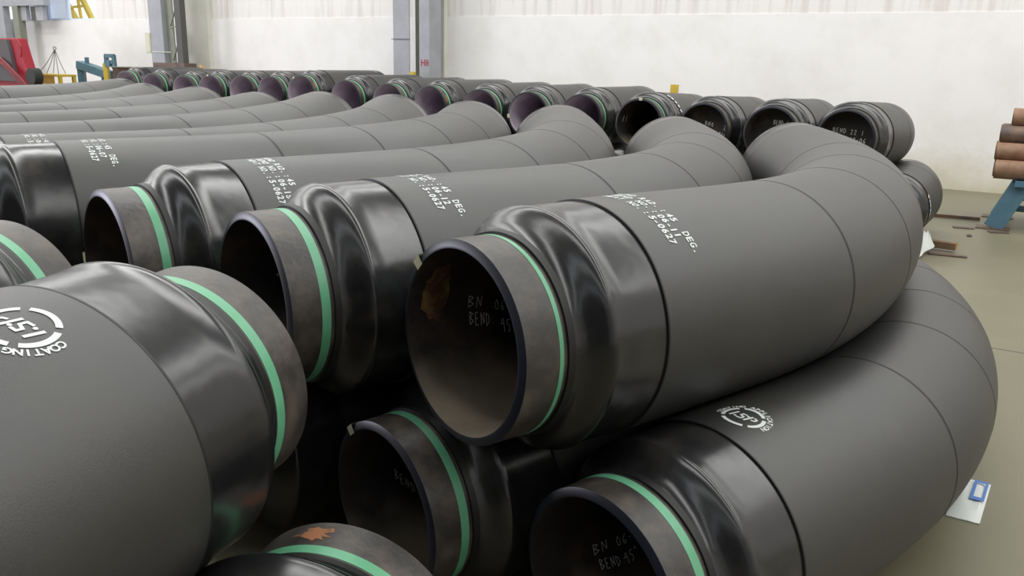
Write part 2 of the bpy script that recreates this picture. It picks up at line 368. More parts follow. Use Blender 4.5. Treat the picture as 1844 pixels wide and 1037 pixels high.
# back wall: low wall all along, upper sheets only right of the opening
wb = MB()
def wb_box(u0, u1, z0, z1, w0=-.25, w1=0.0):
    v = [WF(u, w, z) for z in (z0, z1) for w in (w0, w1) for u in (u0, u1)]
    wb.add(v, [(0, 2, 3, 1), (4, 5, 7, 6), (0, 1, 5, 4), (2, 6, 7, 3), (0, 4, 6, 2), (1, 3, 7, 5)])
wb_box(-14, 45, 0, 3.34); wb_box(-14, 28.2, 3.34, 9.2, -.25, -.012); wb_box(28.2, 45, 6.4, 9.2)
structure(wb.build('wall_back', M['wall']))
structure(wallbox('wall_right', -14.25, -14, 0, 32, 0, 9.2, M['wall']))
wl_ = MB()
for (w0, w1, z0, z1) in ((0, 19.4, 0, 9.2), (28.6, 32, 0, 9.2), (19.4, 28.6, 5.3, 9.2)):
    v = [WF(u, w, z) for z in (z0, z1) for w in (w0, w1) for u in (40, 40.25)]
    wl_.add(v, [(0, 2, 3, 1), (4, 5, 7, 6), (0, 1, 5, 4), (2, 6, 7, 3), (0, 4, 6, 2), (1, 3, 7, 5)])
structure(wl_.build('wall_left', M['wall']))
structure(wallbox('wall_front', -14, 45, 32, 32.25, 0, 9.2, M['darkgrey']))
cl = MB()
strips = [3.2, 7.5, 12.5, 17.5, 22.5, 27.0]; e0 = -0.3
for s_ in strips + [None]:
    e1 = (s_ - .6) if s_ else 32.3
    v = [WF(u, w, z) for z in (9.2, 9.3) for w in (e0, e1) for u in (-14.3, 45)]
    cl.add(v, [(0, 2, 3, 1), (4, 5, 7, 6), (0, 1, 5, 4), (2, 6, 7, 3), (0, 4, 6, 2), (1, 3, 7, 5)]); e0 = (s_ + .6) if s_ else 0
structure(cl.build('ceiling', M['roof']))
# pilasters on the wall behind the two columns
for i, (u0, u1) in enumerate(((12.62, 13.45), (22.0, 23.6))):
    structure(wallbox('trim_%d' % (i + 1), u0, u1, 0, .16, 0, 9.1, M['cream']))
# window in the opening above the low wall
fr = MB()
for (u0, u1, z0, z1) in ((28.2, 28.3, 3.34, 6.4), (30.05, 30.20, 3.34, 6.4), (31.38, 31.48, 3.34, 6.4), (31.95, 32.07, 3.34, 6.4), (28.2, 45, 3.34, 3.40), (28.2, 45, 6.32, 6.4)):
    v = [WF(u, w, z) for z in (z0, z1) for w in (-.2, -.1) for u in (u0, u1)]
    fr.add(v, [(0, 2, 3, 1), (4, 5, 7, 6), (0, 1, 5, 4), (2, 6, 7, 3), (0, 4, 6, 2), (1, 3, 7, 5)])
win = structure(fr.build('window_1', mat('pale_blue_frame', (.60, .66, .78), .5)))
for (u0, u1) in ((30.20, 31.38), (31.48, 31.95)):
    wallbox('pane', u0, u1, -.16, -.14, 3.40, 6.32, M['glass'], win)

# ------------------------------------------------------------------ the bends
protoL = build_bend('bent_pipe', GL)
protoR = build_bend('bent_pipe', GR)
protoW = build_bend('bent_pipe', GW, True, 'bore_daylit', -.5)
protoV = build_bend('bent_pipe', GW, False, 'bore', .5)
protoX = build_bend('bent_pipe', GW, True, 'bore', -.5)
used = set()
def bend(proto, p, label, group):
    o = proto if proto.name not in used else copy_tree(proto)
    used.add(proto.name if o is proto else o.name)
    place(o, *p); tag(o, label, 'pipe', group); return o
P = {
'A': (-0.399, 6.010, -2.065, 0.677, -0.011, 0.054), 'E': (0.678, 5.532, -3.844, 0.694, 0.004, 0.012), 'B': (-2.295, 7.112, -2.098, 0.690, -0.004, 0.043),
'C': (-4.083, 8.203, -2.106, 0.734, 0.000, 0.061), 'D': (-6.579, 9.515, -2.068, 0.680, 0.003, 0.042), 'F': (-1.105, 6.623, -3.832, 0.717, 0.009, -0.010),
'G': (-2.079, 5.470, -2.154, 4.375, -0.038, 0.008), 'H': (-4.016, 6.551, -2.094, 4.393, -0.007, 0.002), 'I': (-1.015, 4.857, -3.690, 4.445, -0.028, -0.008),
'J': (-8.406, 11.433, -2.201, 0.700, 0.001, 0.086), 'K': (-10.523, 12.469, -2.218, 0.688, 0.011, 0.062), 'L': (-12.276, 13.589, -2.168, 0.720, 0.008, 0.032),
'M': (-13.848, 14.821, -2.193, 0.779, 0.012, 0.040), 'N': (-15.298, 16.149, -2.183, 0.862, 0.006, 0.053), 'O': (-20.472, 23.574, -2.127, 0.724, -0.004, 0.047)}
PW = [(8.916, 23.099, -1.827, 0.953, -0.035, 0.003), (7.281, 24.434, -1.853, 0.978, -0.026, 0.022), (5.700, 26.098, -1.872, 1.000, -0.030, 0.019), (3.849, 26.931, -1.813, 1.012, -0.038, 0.004),
(2.161, 28.909, -1.803, 0.999, -0.001, 0.001), (0.394, 29.980, -1.803, 1.079, 0, 0), (-1.385, 31.586, -1.808, 1.046, 0, 0), (-3.373, 33.117, -1.764, 0.972, 0, 0.001), (-5.178, 34.453, -1.767, 1.029, 0.002, 0),
(-7.205, 36.125, -1.717, 1.063, 0, 0), (-9.502, 37.791, -1.581, 1.027, 0, -0.002), (-11.347, 39.567, -1.700, 1.069, -0.001, 0), (-13.040, 40.785, -1.722, 1.086, 0, 0), (-15.133, 42.413, -1.766, 1.069, 0, 0),
(-17.026, 43.934, -1.854, 1.064, 0, 0), (-19.377, 45.753, -1.828, 1.080, 0.001, 0), (-21.690, 47.706, -1.787, 1.045, 0.001, 0)]
G1 = 'long bends stacked side by side in the top layer'; G2 = 'long bends lying in the bottom layer'; G3 = 'bends beside the camera pointing the other way'; G4 = 'short bends in the row along the white wall'
LB = {
'A': 'front centre black coated bend stencilled 06-11, handwriting inside its open end', 'B': 'black coated bend stencilled 06-12, lying directly behind the front centre bend',
'C': 'black coated bend third from the front, open end and green band near left edge', 'D': 'stencilled bend fourth from the front, glossy sleeve cut off by the left frame edge',
'J': 'fifth bend from the front in the long row, plain top and curved end showing', 'K': 'sixth bend from the front in the long row, thin strip of its top showing',
'L': 'seventh bend from the front in the long row, between the sixth and eighth', 'M': 'eighth bend from the front in the long row, second to last of the packed ones',
'N': 'ninth bend from the front, last of the tightly packed long row', 'O': 'bluish farthest long bend, standing apart behind the packed row, in front of the yellow table',
'E': 'bottom right bend with round white emblem, lying beside the printed packet on the floor', 'F': 'bend lying under the front centre bend, open dark end with paper tag on rim',
'G': 'large bottom left bend with round white emblem, its green banded end pointing away', 'H': 'bend at the left edge behind the bottom left one, only its banded end showing',
'I': 'bend at the bottom photo edge with orange rust smear beside its green band'}
pipes = {}
for k in 'ABCDJKLMNO': pipes[k] = bend(protoL, P[k], LB[k], G1)
for k in 'EF': pipes[k] = bend(protoL, P[k], LB[k], G2)
for k in 'GHI': pipes[k] = bend(protoR, P[k], LB[k], G3)
# the layer that carries them, in the valleys between
def mid(a, b, z=-3.88):
    a, b = P[a], P[b]; return ((a[0] + b[0]) / 2, (a[1] + b[1]) / 2, z, (a[3] + b[3]) / 2, 0, 0)
for a, b in ('BC', 'CD', 'DJ', 'JK', 'KL', 'LM', 'MN'):
    bend(protoL, mid(a, b), 'dark bend of the bottom layer hidden in shadow beneath the long row', G2)
for da in (-1.24, 1.24):
    q = P['O']; bend(protoL, (q[0] - math.sin(q[3] + .435) * da, q[1] + math.cos(q[3] + .435) * da, -3.83, q[3], 0, 0), 'dark bottom layer bend hidden beneath the farthest bluish bend', G2)
bend(protoR, (P['I'][0] - 2.03, P['I'][1] + 1.13, -3.80, 4.385, -.015, 0), 'dark bend of the bottom layer hidden beneath the emblem bend at bottom left', G3)

WL = ['rightmost short bend of the top row by the wall, white handwriting inside', 'second short bend from the right end of the wall row, white handwriting inside',
 'third short bend from the right end of the wall row, without green band', 'short wall row bend with white tag atop its rim and torn tape on top',
 'short wall row bend just left of the one with tag and torn tape', 'sixth short bend from the right in the wall row, white tag left of rim',
 'short bend in the wall row, seventh from the right, in front of the cream pilaster', 'short bend in front of the main grey column, rust smear before its green band',
 'short bend in the wall row, just left of the main grey column', 'short bend in the wall row, two left of the main grey column, bright daylight tint inside',
 'highest sitting short bend of the wall row, red smear near its green band', 'short bend left of the highest sitting one, daylight tint inside',
 'short bend right of the tagged one near the laced column', 'short bend just right of the laced column, tiny pale tag on its rim top',
 'short bend right below the laced column', 'short bend second from the left end of the wall row, white rim', 'leftmost and smallest short bend of the wall row, beside the clamp stand']
wp = []
for i, p in enumerate(PW):
    wp.append(bend(protoV if i < 3 else (protoX if i == 3 else protoW), p, WL[i], G4))
XB = (9.897, 22.348, -3.72, 1.0, 0, 0)
xr = bend(protoX, XB, 'low short bend at the right end of the wall row, just above the white sheet', G4)
for i, p in enumerate(PW):
    y = p[3]; dd = 1.02 if i == 0 else .92; bend(protoX, (p[0] - dd * math.sin(y), p[1] + dd * math.cos(y), -3.72, y, 0, 0), 'dark short bend of the bottom layer in the row along the wall', G4)

# the front centre bend wears a narrower band
pa = part(pipes['A'], 'steel_pipe')
for ch in list(pa.children):
    if ch.name.startswith('green_band'): bpy.data.objects.remove(ch)
for a, b in ((.327, .365), (12.527 - .365, 12.527 - .327)):
    sweep(GL, 'green_band', [(a, RS - .003, 0), (a, RS + .0025, 0), (b, RS + .0025, 0), (b, RS - .003, 0)], [M['green']], pa)
# markings
stencil_text(GL, pipes['A'], '06-11'); stencil_text(GL, pipes['B'], '06-12', 1.56, 14.5); stencil_text(GL, pipes['C'], '06-15', 1.52, 26); stencil_text(GL, pipes['D'], '06-07', 1.53, 12)
stencil_text(GL, pipes['J'], '06-09', 1.54, 12)
logo(GL, pipes['E'], 1.645, 2.0); logo(GR, pipes['G'], 1.63, -18.5)
chalk(GL, pipes['A'], [('BN', .612, -92, .105, .085, -.2), (':06-', .86, -96.5, .095, .066, -.2), ('BEND:', .625, -104.5, .115, .058, -.22), ('45o', .955, -113, .11, .060, -.25)], .0085)
chalk(GL, pipes['E'], [('BN', .67, -115, .09, .10, -.05), ('06-11', .95, -116.5, .085, .075, -.05), ('BEND:', .70, -126, .09, .062, -.2), ('45o', .98, -130, .09, .07, .05)], .0085)
chalk(GL, pipes['F'], [('BEND:', .60, -105, .10, .05, -1.2)], .006)
chalk(GL, pipes['B'], [('o', .55, -96, .06, .06, 0)], .010)
def plug_text(g, root, lines, s0=.493, wid=.014):
    for (txt, u0, v0, h, pitch_, slope) in lines:
        vs = []; fs = []; x = 0
        for c in txt:
            if c != ' ':
                for st in GLY[c]:
                    pts = [Vector((u0 + x + p[0] * pitch_ * 1.25, v0 + p[1] * h + slope * x)) for p in st]
                    for a, b in zip(pts, pts[1:]):
                        d = b - a; d.normalize(); n_ = Vector((-d.y, d.x)) * wid / 2; k = len(vs)
                        for p in (a - n_, b - n_, b + n_, a + n_): vs.append(Vector((s0, -p.x, 1 + p.y)) * R)
                        fs.append((k, k + 1, k + 2, k + 3))
            x += pitch_ if c != ':' else pitch_ * .6
        o = mesh_obj('marker_handwriting', vs, fs, M['chalk'], None, part(root, 'steel_pipe'), smooth=False); o['label'] = 'white handwriting on the plug inside the pipe'
plug_text(GW, wp[0], [('BEND 22 1', -.46, .14, .13, .095, -.06), ('BN : 12-06', -.40, -.06, .12, .09, -.06)])
plug_text(GW, wp[1], [('BEND 1', -.08, .26, .13, .075, -.02), ('12-05', -.08, .07, .12, .075, -.02)])
plug_text(GW, wp[2], [('BNO   2', -.10, .10, .13, .10, -.16), ('- 0416', .10, -.16, .12, .085, -.12)])
chalk(GW, wp[3], [('11', .35, -88, .2, .22, -.05)], .03)
paper_tag(GL, pipes['A'], -50); paper_tag(GL, pipes['F'], -38); paper_tag(GL, pipes['B'], -93, 7, .03); paper_tag(GL, pipes['C'], -96, 8, .03)
paper_tag(GW, wp[3], 2, 9); paper_tag(GW, wp[5], -95, 10, .05); paper_tag(GW, wp[10], -28, 9, .05); paper_tag(GW, wp[13], -4, 9, .04)
def patch(g, root, name, m, s0, s1, a0, a1, r, label, n=26, seed=1, jag=.3):
    """irregular thin patch on the pipe surface (rust, tape)"""
    rn = random.Random(seed); vs = []; c = ((s0 + s1) / 2, (a0 + a1) / 2)
    pts = []
    for i in range(n):
        t = 2 * math.pi * i / n; k = 1 - jag * rn.random(); pts.append((c[0] + (s1 - s0) / 2 * math.cos(t) * k, c[1] + (a1 - a0) / 2 * math.sin(t) * k))
    vs = [g.pt(c[0], math.radians(c[1]), r)]; 
    for f in (.5, 1.0):
        for (s, a) in pts: vs.append(g.pt(c[0] + (s - c[0]) * f, math.radians(c[1] + (a - c[1]) * f), r))
    fs = [(0, 1 + i, 1 + (i + 1) % n) for i in range(n)] + [(1 + i, 1 + n + i, 1 + n + (i + 1) % n, 1 + (i + 1) % n) for i in range(n)]
    o = mesh_obj(name, vs, fs, m, None, part(root, 'jacket_segment' if 'tape' in name else 'steel_pipe'), smooth=True); o['label'] = label; return o
patch(GL, pipes['A'], 'rust_patch', M['rust_patch'], .10, .40, -101, -50, RB - .003, 'ochre rust patch inside the open end', seed=3)
patch(GL, pipes['C'], 'rust_patch', M['rust_patch'], .38, .60, -96, -76, RB - .003, 'ochre rust patch inside the open end', seed=4)
patch(GR, pipes['I'], 'rust_patch', mat('orange_rust', (.10, .07, .05), .8, col2=(.34, .14, .06), nscale=16, lo=.42, hi=.55), .06, .25, 0, 26, RS + .002, 'orange rust smear on the bare steel end', seed=5, jag=.6)
patch(GW, wp[10], 'red_smear', mat('red_smear_paint', (.40, .09, .06), .7), .17, .27, 48, 72, RS + .002, 'red smear beside the green band', seed=6, jag=.3)
patch(GW, wp[7], 'rust_smear', M['rust_patch'], .14, .27, 50, 80, RS + .002, 'rust smear beside the green band', seed=8, jag=.5)
for (pp, nm) in ((wp[3], 2), (xr, 3)):
    for j in range(5):
        patch(GW, pp, 'torn_tape', M['white'], 1.10 + .02 * j, 1.30 + .015 * j, 22 + 9 * j if nm == 2 else 62 + 7 * j, 32 + 9 * j if nm == 2 else 71 + 7 * j, 1.006, 'torn white tape', seed=20 + j + nm, jag=.55, n=14)

# ------------------------------------------------------------------ timber bearers under the stacks
def bearer(a, b, label, z=.0, t=.085):
    d = Vector(b) - Vector(a); o = empty('timber_bearer', Vector(a), math.atan2(d.y, d.x)); L = d.length
    bb = MB(); bb.box(0, L - .005, -.06, .06, z, z + t); bb.build('beam', M['timber'], o, bevel=.004)
    e = MB(); e.box(L - .005, L, -.06, .06, z, z + t); ee = e.build('sawn_end', M['timberend'], o); ee['label'] = 'orange painted sawn end'
    tag(o, label, 'timber', 'timber bearers under the stacks'); return o
bearer((5.70 - 9.8 * .80, 10.60 + 9.8 * .60, 0), (5.70, 10.60, 0), 'timber bearer with orange end poking out behind the white plastic sheet', z=.035, t=.088)
def along(s, p, side=1):
    y = p[3]; return Vector((p[0] + math.cos(y) * s, p[1] + math.sin(y) * s, 0)) * R

# ------------------------------------------------------------------ things on the floor at the right
sh = MB(); NS = 9
pts = []
c00, c10, c01, c11 = Vector((5.0, 10.17, .008)), Vector((5.40, 10.57, .085)), Vector((5.24, 10.59, .264)), Vector((5.33, 10.60, .268))
for lay in (0, 1):
    for i in range(NS):
        for j in range(NS):
            a, b_ = i / (NS - 1), j / (NS - 1)
            p = (c00 * (1 - a) + c10 * a) * (1 - b_) + (c01 * (1 - a) + c11 * a) * b_
            p = p + Vector((0, -.02 * math.sin(a * 9 + b_ * 4), .012 * math.sin(a * 11) * b_)) + Vector((.002, .004, 0)) * lay; pts.append(p)
fs = []
for i in range(NS - 1):
    for j in range(NS - 1):
        q = (i * NS + j, (i + 1) * NS + j, (i + 1) * NS + j + 1, i * NS + j + 1); fs.append(q); fs.append(tuple(NS * NS + k for k in reversed(q)))
tag(mesh_obj('plastic_sheet', pts, fs, M['plastic']), 'crumpled white plastic sheet hanging at the timber end, right of the front bend', 'sheet')
rg = MB(); rg.box(-.10, .34, -.05, .05, .0, .02, Matrix.Translation((5.38, 10.44, 0)) @ Matrix.Rotation(math.radians(-22), 4, 'Z'))  # plank coloured dark to carry the shade under the raised bearer
tag(rg.build('scrap_plank', M['rustdark'], bevel=.004), 'scrap plank coloured dark as shade, flat on the floor in front of the timber bearer', 'plank')

# printed packet by the bottom right bend
q = [Vector((2.30, 3.955, 0)), Vector((2.435, 3.875, 0)), Vector((2.725, 4.30, 0)), Vector((2.60, 4.395, 0))]
pk = empty('paper_packet', q[0]); 
def packpt(a, b_, z): return (q[0] * (1 - a) + q[1] * a) * (1 - b_) + (q[3] * (1 - a) + q[2] * a) * b_ + Vector((0, 0, z)) - q[0]
bb = MB(); n = 7; vs = []
for z0 in (.022, .0):
    for i in range(n):
        for j in range(n):
            a, b_ = i / (n - 1), j / (n - 1); e = (1 if 0 < i < n - 1 and 0 < j < n - 1 else 0.25)
            vs.append(packpt(a, b_, z0 * e + (.004 * math.sin(i * 2.1 + j * 1.3) * e if z0 else 0) + .001))
fs = []
for i in range(n - 1):
    for j in range(n - 1):
        q_ = (i * n + j, (i + 1) * n + j, (i + 1) * n + j + 1, i * n + j + 1); fs.append(q_); fs.append(tuple(n * n + k for k in reversed(q_)))
rim_ = [i * n for i in range(n)] + [(n - 1) * n + j for j in range(1, n)] + [i * n + n - 1 for i in range(n - 2, -1, -1)] + [j for j in range(n - 2, 0, -1)]
for a_, b_ in zip(rim_, rim_[1:] + rim_[:1]): fs.append((a_, n * n + a_, n * n + b_, b_))
mesh_obj('sheet', vs, fs, M['plastic'], None, pk, smooth=True)
pr = MB()
def pq(a0, a1, b0, b1): pr.add([packpt(a0, b0, .031), packpt(a1, b0, .031), packpt(a1, b1, .031), packpt(a0, b1, .031)], [(0, 1, 2, 3)])
pq(.50, .95, .42, .50); pq(.50, .95, .86, .92); pq(.50, .60, .50, .86); pq(.86, .95, .50, .86)
o = pr.build('printed_frame', M['printblue'], pk); o['label'] = 'blue printed square frame'
tag(pk, 'white printed packet with blue square lying flat on the floor beside the bottom right bend', 'packet')

# narrow steel bar along the floor and small debris
ra = MB(); ra.box(-2.6, .62, -.03, .03, 0, .05, Matrix.Translation((6.75, 13.31, 0)) @ Matrix.Rotation(math.radians(-24.1), 4, 'Z'))
tag(ra.build('floor_bar', M['rustdark']), 'thin brown steel bar lying on the floor between the wall row and the blue trestle', 'bar')
for (x, y, sx, sy, rz, lab) in ((6.70, 12.36, .14, .06, -20, 'thin flat scrap plate on the floor left of the blue trestle foot'), (7.05, 12.05, .13, .06, -10, 'flat grey scrap plate in front of the blue trestle foot')):
    d = MB(); d.box(-sx, sx, -sy, sy, 0, .016, Matrix.Translation((x, y, 0)) @ Matrix.Rotation(math.radians(rz), 4, 'Z')); tag(d.build('scrap_plate', M['rustdark'], bevel=.003), lab, 'plate', 'scrap plates by the trestle')
bm = bmesh.new(); bmesh.ops.create_icosphere(bm, subdivisions=2, radius=.035)
for v in bm.verts: v.co *= 1 + .3 * math.sin(v.co.x * 90 + v.co.y * 50); v.co.z *= .5
me = bpy.data.meshes.new('pebble'); bm.to_mesh(me); me.materials.append(M['rustdark']); o = bpy.data.objects.new('pebble', me); link(o); o.location = (6.45, 11.72, .012)
tag(o, 'small dark lump on the floor below the blue trestle foot', 'debris')
# joint line in the slab
jl = MB(); jl.box(-3.0, 9, -.006, .006, .0005, .0015, Matrix.Translation((4.15, 6.71, 0)) @ Matrix.Rotation(math.radians(-31), 4, 'Z'))
structure(jl.build('trim_3', M['darkgrey']))

# ------------------------------------------------------------------ rusty tubes on blue trestles at the right
E_ = Vector((.848, -.53, 0)); Bk = Vector((.53, .848, 0)); F0 = Vector((7.13, 12.36, 0))
def fr(e, b_, z): return F0 + E_ * e + Bk * b_ + Vector((0, 0, z))
def trestle(e0, label):
    t = empty('steel_trestle', fr(e0, 0, 0)); o0 = fr(e0, 0, 0)
    def L(e, b_, z): return fr(e0 + e, b_, z) - o0
    for b_ in (0.05, 1.25):
        for (ea, eb) in ((0, .27), (1.10, .83)):
            m = MB(); m.bar(L(ea, b_, .012), L(eb, b_, .66), .26 if b_ < .5 else .24, .07, Bk); m.build('leg', M['blue'], t, bevel=.006)
        for ea in (0, 1.10):
            m = MB(); m.box(-.22, .22, -.14, .14, 0, .014, Matrix.Translation(L(ea, b_, 0)) @ Matrix.Rotation(math.atan2(E_.y, E_.x), 4, 'Z')); m.build('base_plate', M['rustdark'], t)
    for z_ in (.25, .42):
        m = MB(); m.bar(L(.14, .65, z_), L(.96, .65, z_), .06, .09); m.build('crossbar', M['blue'], t)
    for e in (.27, .83):
        m = MB(); m.bar(L(e, -.12, .70), L(e, 1.45, .70), .16, .08); m.build('top_beam', M['blue'], t)
    for e in (.14, .96):
        m = MB(); m.bar(L(e, .05, .33), L(e, 1.25, .33), .05, .08); m.build('side_rail', M['blue'], t)
    tag(t, label, 'trestle', 'blue steel trestles'); return t
trestle(0, 'blue painted steel trestle with splayed leg at right edge, carrying rusty tubes')
trestle(3.4, 'blue painted steel trestle under the far right of the rusty tubes')
rt = .138
def rtube(e0, b_, z, label, m='rust'):
    a = fr(e0, b_, z); o = empty('rusty_tube', a - Vector((0, 0, rt)), math.atan2(E_.y, E_.x)); L = 5.2; k = MB(); n = 40; prof = [(0, rt), (L, rt), (L, rt - .012), (0, rt - .012)]
    for (x, r) in prof:
        for j in range(n): k.v.append(Vector((x, r * math.cos(2 * math.pi * j / n), rt + r * math.sin(2 * math.pi * j / n))))
    for i in range(4):
        for j in range(n): k.f.append((i * n + j, i * n + (j + 1) % n, ((i + 1) % 4) * n + (j + 1) % n, ((i + 1) % 4) * n + j))
    k.build('shell', M[m], o, smooth=True)
    tag(o, label, 'tube', 'rusty tubes stacked on the trestles'); return o
ord_ = ['bottom', 'second', 'third', 'top']
for row in range(4):
    for c in range(5 - row if row < 3 else 2):
        rtube([-.10, -.12, -.10, .02][row] + .03 * math.sin(c * 5), .05 + row * rt + c * (2 * rt + .004), .742 + rt + row * rt * 1.74,
              ('front rusty tube of the %s tier on the blue trestle at the right edge' % ord_[row]) if c == 0 else 'rusty tube behind the front one in the %s tier on the blue trestle' % ord_[row], 'rust' if row != 2 else 'rustdark')

# ------------------------------------------------------------------ steel columns in front of the wall
def wmb(parent, name, m, boxes, org):
    k = MB()
    for (u0, u1, w0, w1, z0, z1) in boxes:
        v = [WF(u, w, z) - org for z in (z0, z1) for w in (w0, w1) for u in (u0, u1)]
        k.add(v, [(0, 2, 3, 1), (4, 5, 7, 6), (0, 1, 5, 4), (2, 6, 7, 3), (0, 4, 6, 2), (1, 3, 7, 5)])
    return k.build(name, m, parent)
org = WF(13.05, .8, 0); c1 = empty('steel_column', org)
wmb(c1, 'flange', M['paintgrey'], [(13.11, 13.64, .97, 1.0, 0, 9.15), (13.60, 13.64, .5, .97, 0, 9.15)], org)
wmb(c1, 'web', M['webgrey'], [(12.76, 13.11, .70, .74, 0, 9.15)], org)
wmb(c1, 'flange', M['paintgrey'], [(12.46, 12.78, .97, 1.0, 0, 9.15), (12.46, 12.50, .5, .97, 0, 9.15)], org)
wmb(c1, 'strap', M['darkgrey'], [(13.09, 13.70, 1.0, 1.012, 2.73, 2.745)], org)
o = wmb(c1, 'painted_mark', M['red'], [(12.70, 12.725, 1.0, 1.006, 2.08, 2.24), (12.60, 12.625, 1.0, 1.006, 2.08, 2.24), (12.625, 12.70, 1.0, 1.006, 2.15, 2.175), (12.545, 12.565, 1.0, 1.006, 2.08, 2.24), (12.49, 12.51, 1.0, 1.006, 2.08, 2.24), (12.51, 12.545, 1.0, 1.006, 2.15, 2.175)], org); o['label'] = 'small red painted letters'
tag(c1, 'grey steel column with red painted mark in front of the cream pilaster', 'column')
org = WF(22.7, 1.0, 0); c2 = empty('laced_column', org)
wmb(c2, 'flange', M['paintgrey'], [(22.86, 23.51, 1.17, 1.2, 1.95, 9.15), (22.86, 22.90, .9, 1.17, 1.95, 9.15)], org)
wmb(c2, 'web', M['webgrey'], [(22.54, 22.86, 1.0, 1.04, 1.95, 9.15)], org)
wmb(c2, 'chord', M['darkgrey'], [(21.95, 22.22, 1.0, 1.2, 1.95, 9.15)], org)
k = MB()
for i in range(7):
    z = 2.0 + i * 1.05; k.bar(WF(22.6, 1.1, z) - org, WF(22.0, 1.1, z + 1.0) - org, .05, .03); k.bar(WF(22.6, 1.1, z) - org, WF(22.0, 1.1, z) - org, .05, .03)
k.build('lacing', M['webgrey'], c2)
wmb(c2, 'plinth', M['rustdark'], [(21.85, 23.42, .8, 1.25, 0, 1.95)], org)
wmb(c2, 'tie_wire', M['cream'], [(22.54, 23.45, 1.2, 1.21, 2.27, 2.29)], org)
tag(c2, 'grey laced steel column on a dark plinth at the upper left', 'column')
org = WF(23.62, 1.2, 2.2); sb = empty('switch_box', org)
wmb(sb, 'case', mat('cream_metal', (.58, .56, .42), .5), [(23.50, 23.74, 1.05, 1.22, 2.23, 2.86)], org); wmb(sb, 'door', mat('cream_metal_door', (.62, .60, .47), .5), [(23.53, 23.71, 1.22, 1.232, 2.27, 2.82)], org)
tag(sb, 'cream electrical box fixed to the left side of the laced column', 'box')

# yellow post heads between the row and the wall
for (u, z, s, lab, h) in ((12.80, 1.93, .13, 'short yellow post in front of the main grey column', .12), (5.79, 1.84, .15, 'yellow post top against the white wall above the torn taped bend', .2), (21.35, 1.92, .13, 'pale orange post top right of the laced column', .2)):
    wq = 1.25 if u < 20 and u > 9 else 1.0; org = WF(u, wq, 0); p = empty('marker_post', org); wmb(p, 'post', M['darkgrey'], [(u - .03, u + .03, wq - .03, wq + .03, 0, z - h)], org)
    wmb(p, 'head', M['yellow'] if u < 20 else mat('faded_orange', (.55, .36, .18), .6), [(u - s / 2, u + s / 2, wq - .05, wq + .05, z - h, z)], org); tag(p, lab, 'post', 'marker posts by the wall')

# ------------------------------------------------------------------ gantry frame and yellow derrick at the top left
org = WF(33, .6, 0); ga = empty('gantry_frame', org)
wmb(ga, 'lintel', M['paintgrey'], [(30.24, 36.5, .45, .7, 3.82, 6.2)], org)
wmb(ga, 'post', M['webgrey'], [(32.02, 32.40, .45, .7, 0, 3.82)], org); wmb(ga, 'post', M['paintgrey'], [(33.03, 34.6, .45, .7, 0, 3.82)], org)
wmb(ga, 'side_panel', M['paintgrey'], [(31.62, 32.02, .45, .6, 3.30, 3.82)], org); wmb(ga, 'side_panel', M['paintgrey'], [(30.52, 31.0, .45, .6, 3.30, 3.82)], org); wmb(ga, 'bracket', M['darkgrey'], [(31.0, 31.33, .45, .6, 3.3, 3.80)], org)
tag(ga, 'grey steel gantry frame filling the top left corner above the red machine', 'frame')
org = WF(29, -1.5, 0); de = empty('derrick', org)
for (u1, sl) in ((31.9, .85), (30.85, .68)):
    k = MB(); k.bar(WF(u1 - 3.45 * sl, -1.5, 0) - org, WF(u1 + 2.6 * sl, -1.5, 6.05) - org, .16); k.build('leg', M['yellow'], de)
k = MB()
for z in (3.0, 3.9, 4.8): k.bar(WF(31.9 + (z - 3.45) * .85, -1.5, z) - org, WF(30.85 + (z - 3.45) * .68, -1.5, z + .05) - org, .09)
k.bar(WF(31.5, -1.5, 3.0) - org, WF(31.75, -1.5, 4.8) - org, .09); k.build('bracing', M['yellow'], de)
tag(de, 'yellow lattice derrick outside the window at the top left', 'derrick')

# ------------------------------------------------------------------ machines at the far left
org = WF(27.5, 3, 0); rm = empty('red_machine', org)
def wl3(u, w, z): return WF(u, w, z) - org
k = MB(); prof = [(28.3, 2.60), (27.30, 2.60), (27.12, 2.05), (26.98, 1.68), (26.72, 1.38), (26.62, 1.1), (26.62, .12), (28.7, .12), (28.7, 1.2)]
for w in (3.05, 3.4): k.v += [wl3(u, w, z) for (u, z) in prof]
n = len(prof); k.f += [tuple(range(n)), tuple(range(2 * n - 1, n - 1, -1))] + [(i, i + n, (i + 1) % n + n, (i + 1) % n) for i in range(n)]
k.build('housing', M['red'], rm, bevel=.03)
k = MB(); prof = [(29.2, 2.55), (27.68, 2.55), (27.58, 2.2), (27.50, 1.75), (27.42, 1.25), (29.2, 1.25)]
for w in (3.40, 3.52): k.v += [wl3(u, w, z) for (u, z) in prof]
n = len(prof); k.f += [tuple(range(n)), tuple(range(2 * n - 1, n - 1, -1))] + [(i, i + n, (i + 1) % n + n, (i + 1) % n) for i in range(n)]
k.build('front_panel', mat('dark_grey_panel', (.085, .078, .082), .6), rm)
k = MB(); k.tube([wl3(26.52, 3.25, 1.42), wl3(26.52, 3.52, 1.42)], .27, 28); k.build('drum', M['black'], rm, smooth=True)
k = MB(); k.tube([wl3(27.32, 3.42, 2.60), wl3(27.12, 3.45, 2.54), wl3(26.98, 3.45, 2.36), wl3(27.0, 3.45, 2.16), wl3(27.12, 3.42, 2.02)], .022, 8); k.build('hose', M['red'], rm, smooth=True)
k = MB()
for s_ in range(4): k.tube([wl3(28.4 - .1 * s_, 3.58, 1.85 + .05 * s_), wl3(27.9 - .1 * s_, 3.62, 1.78), wl3(27.4 - .1 * s_, 3.62, 1.48), wl3(27.0 - .12 * s_, 3.56, 1.1)], .03, 8)
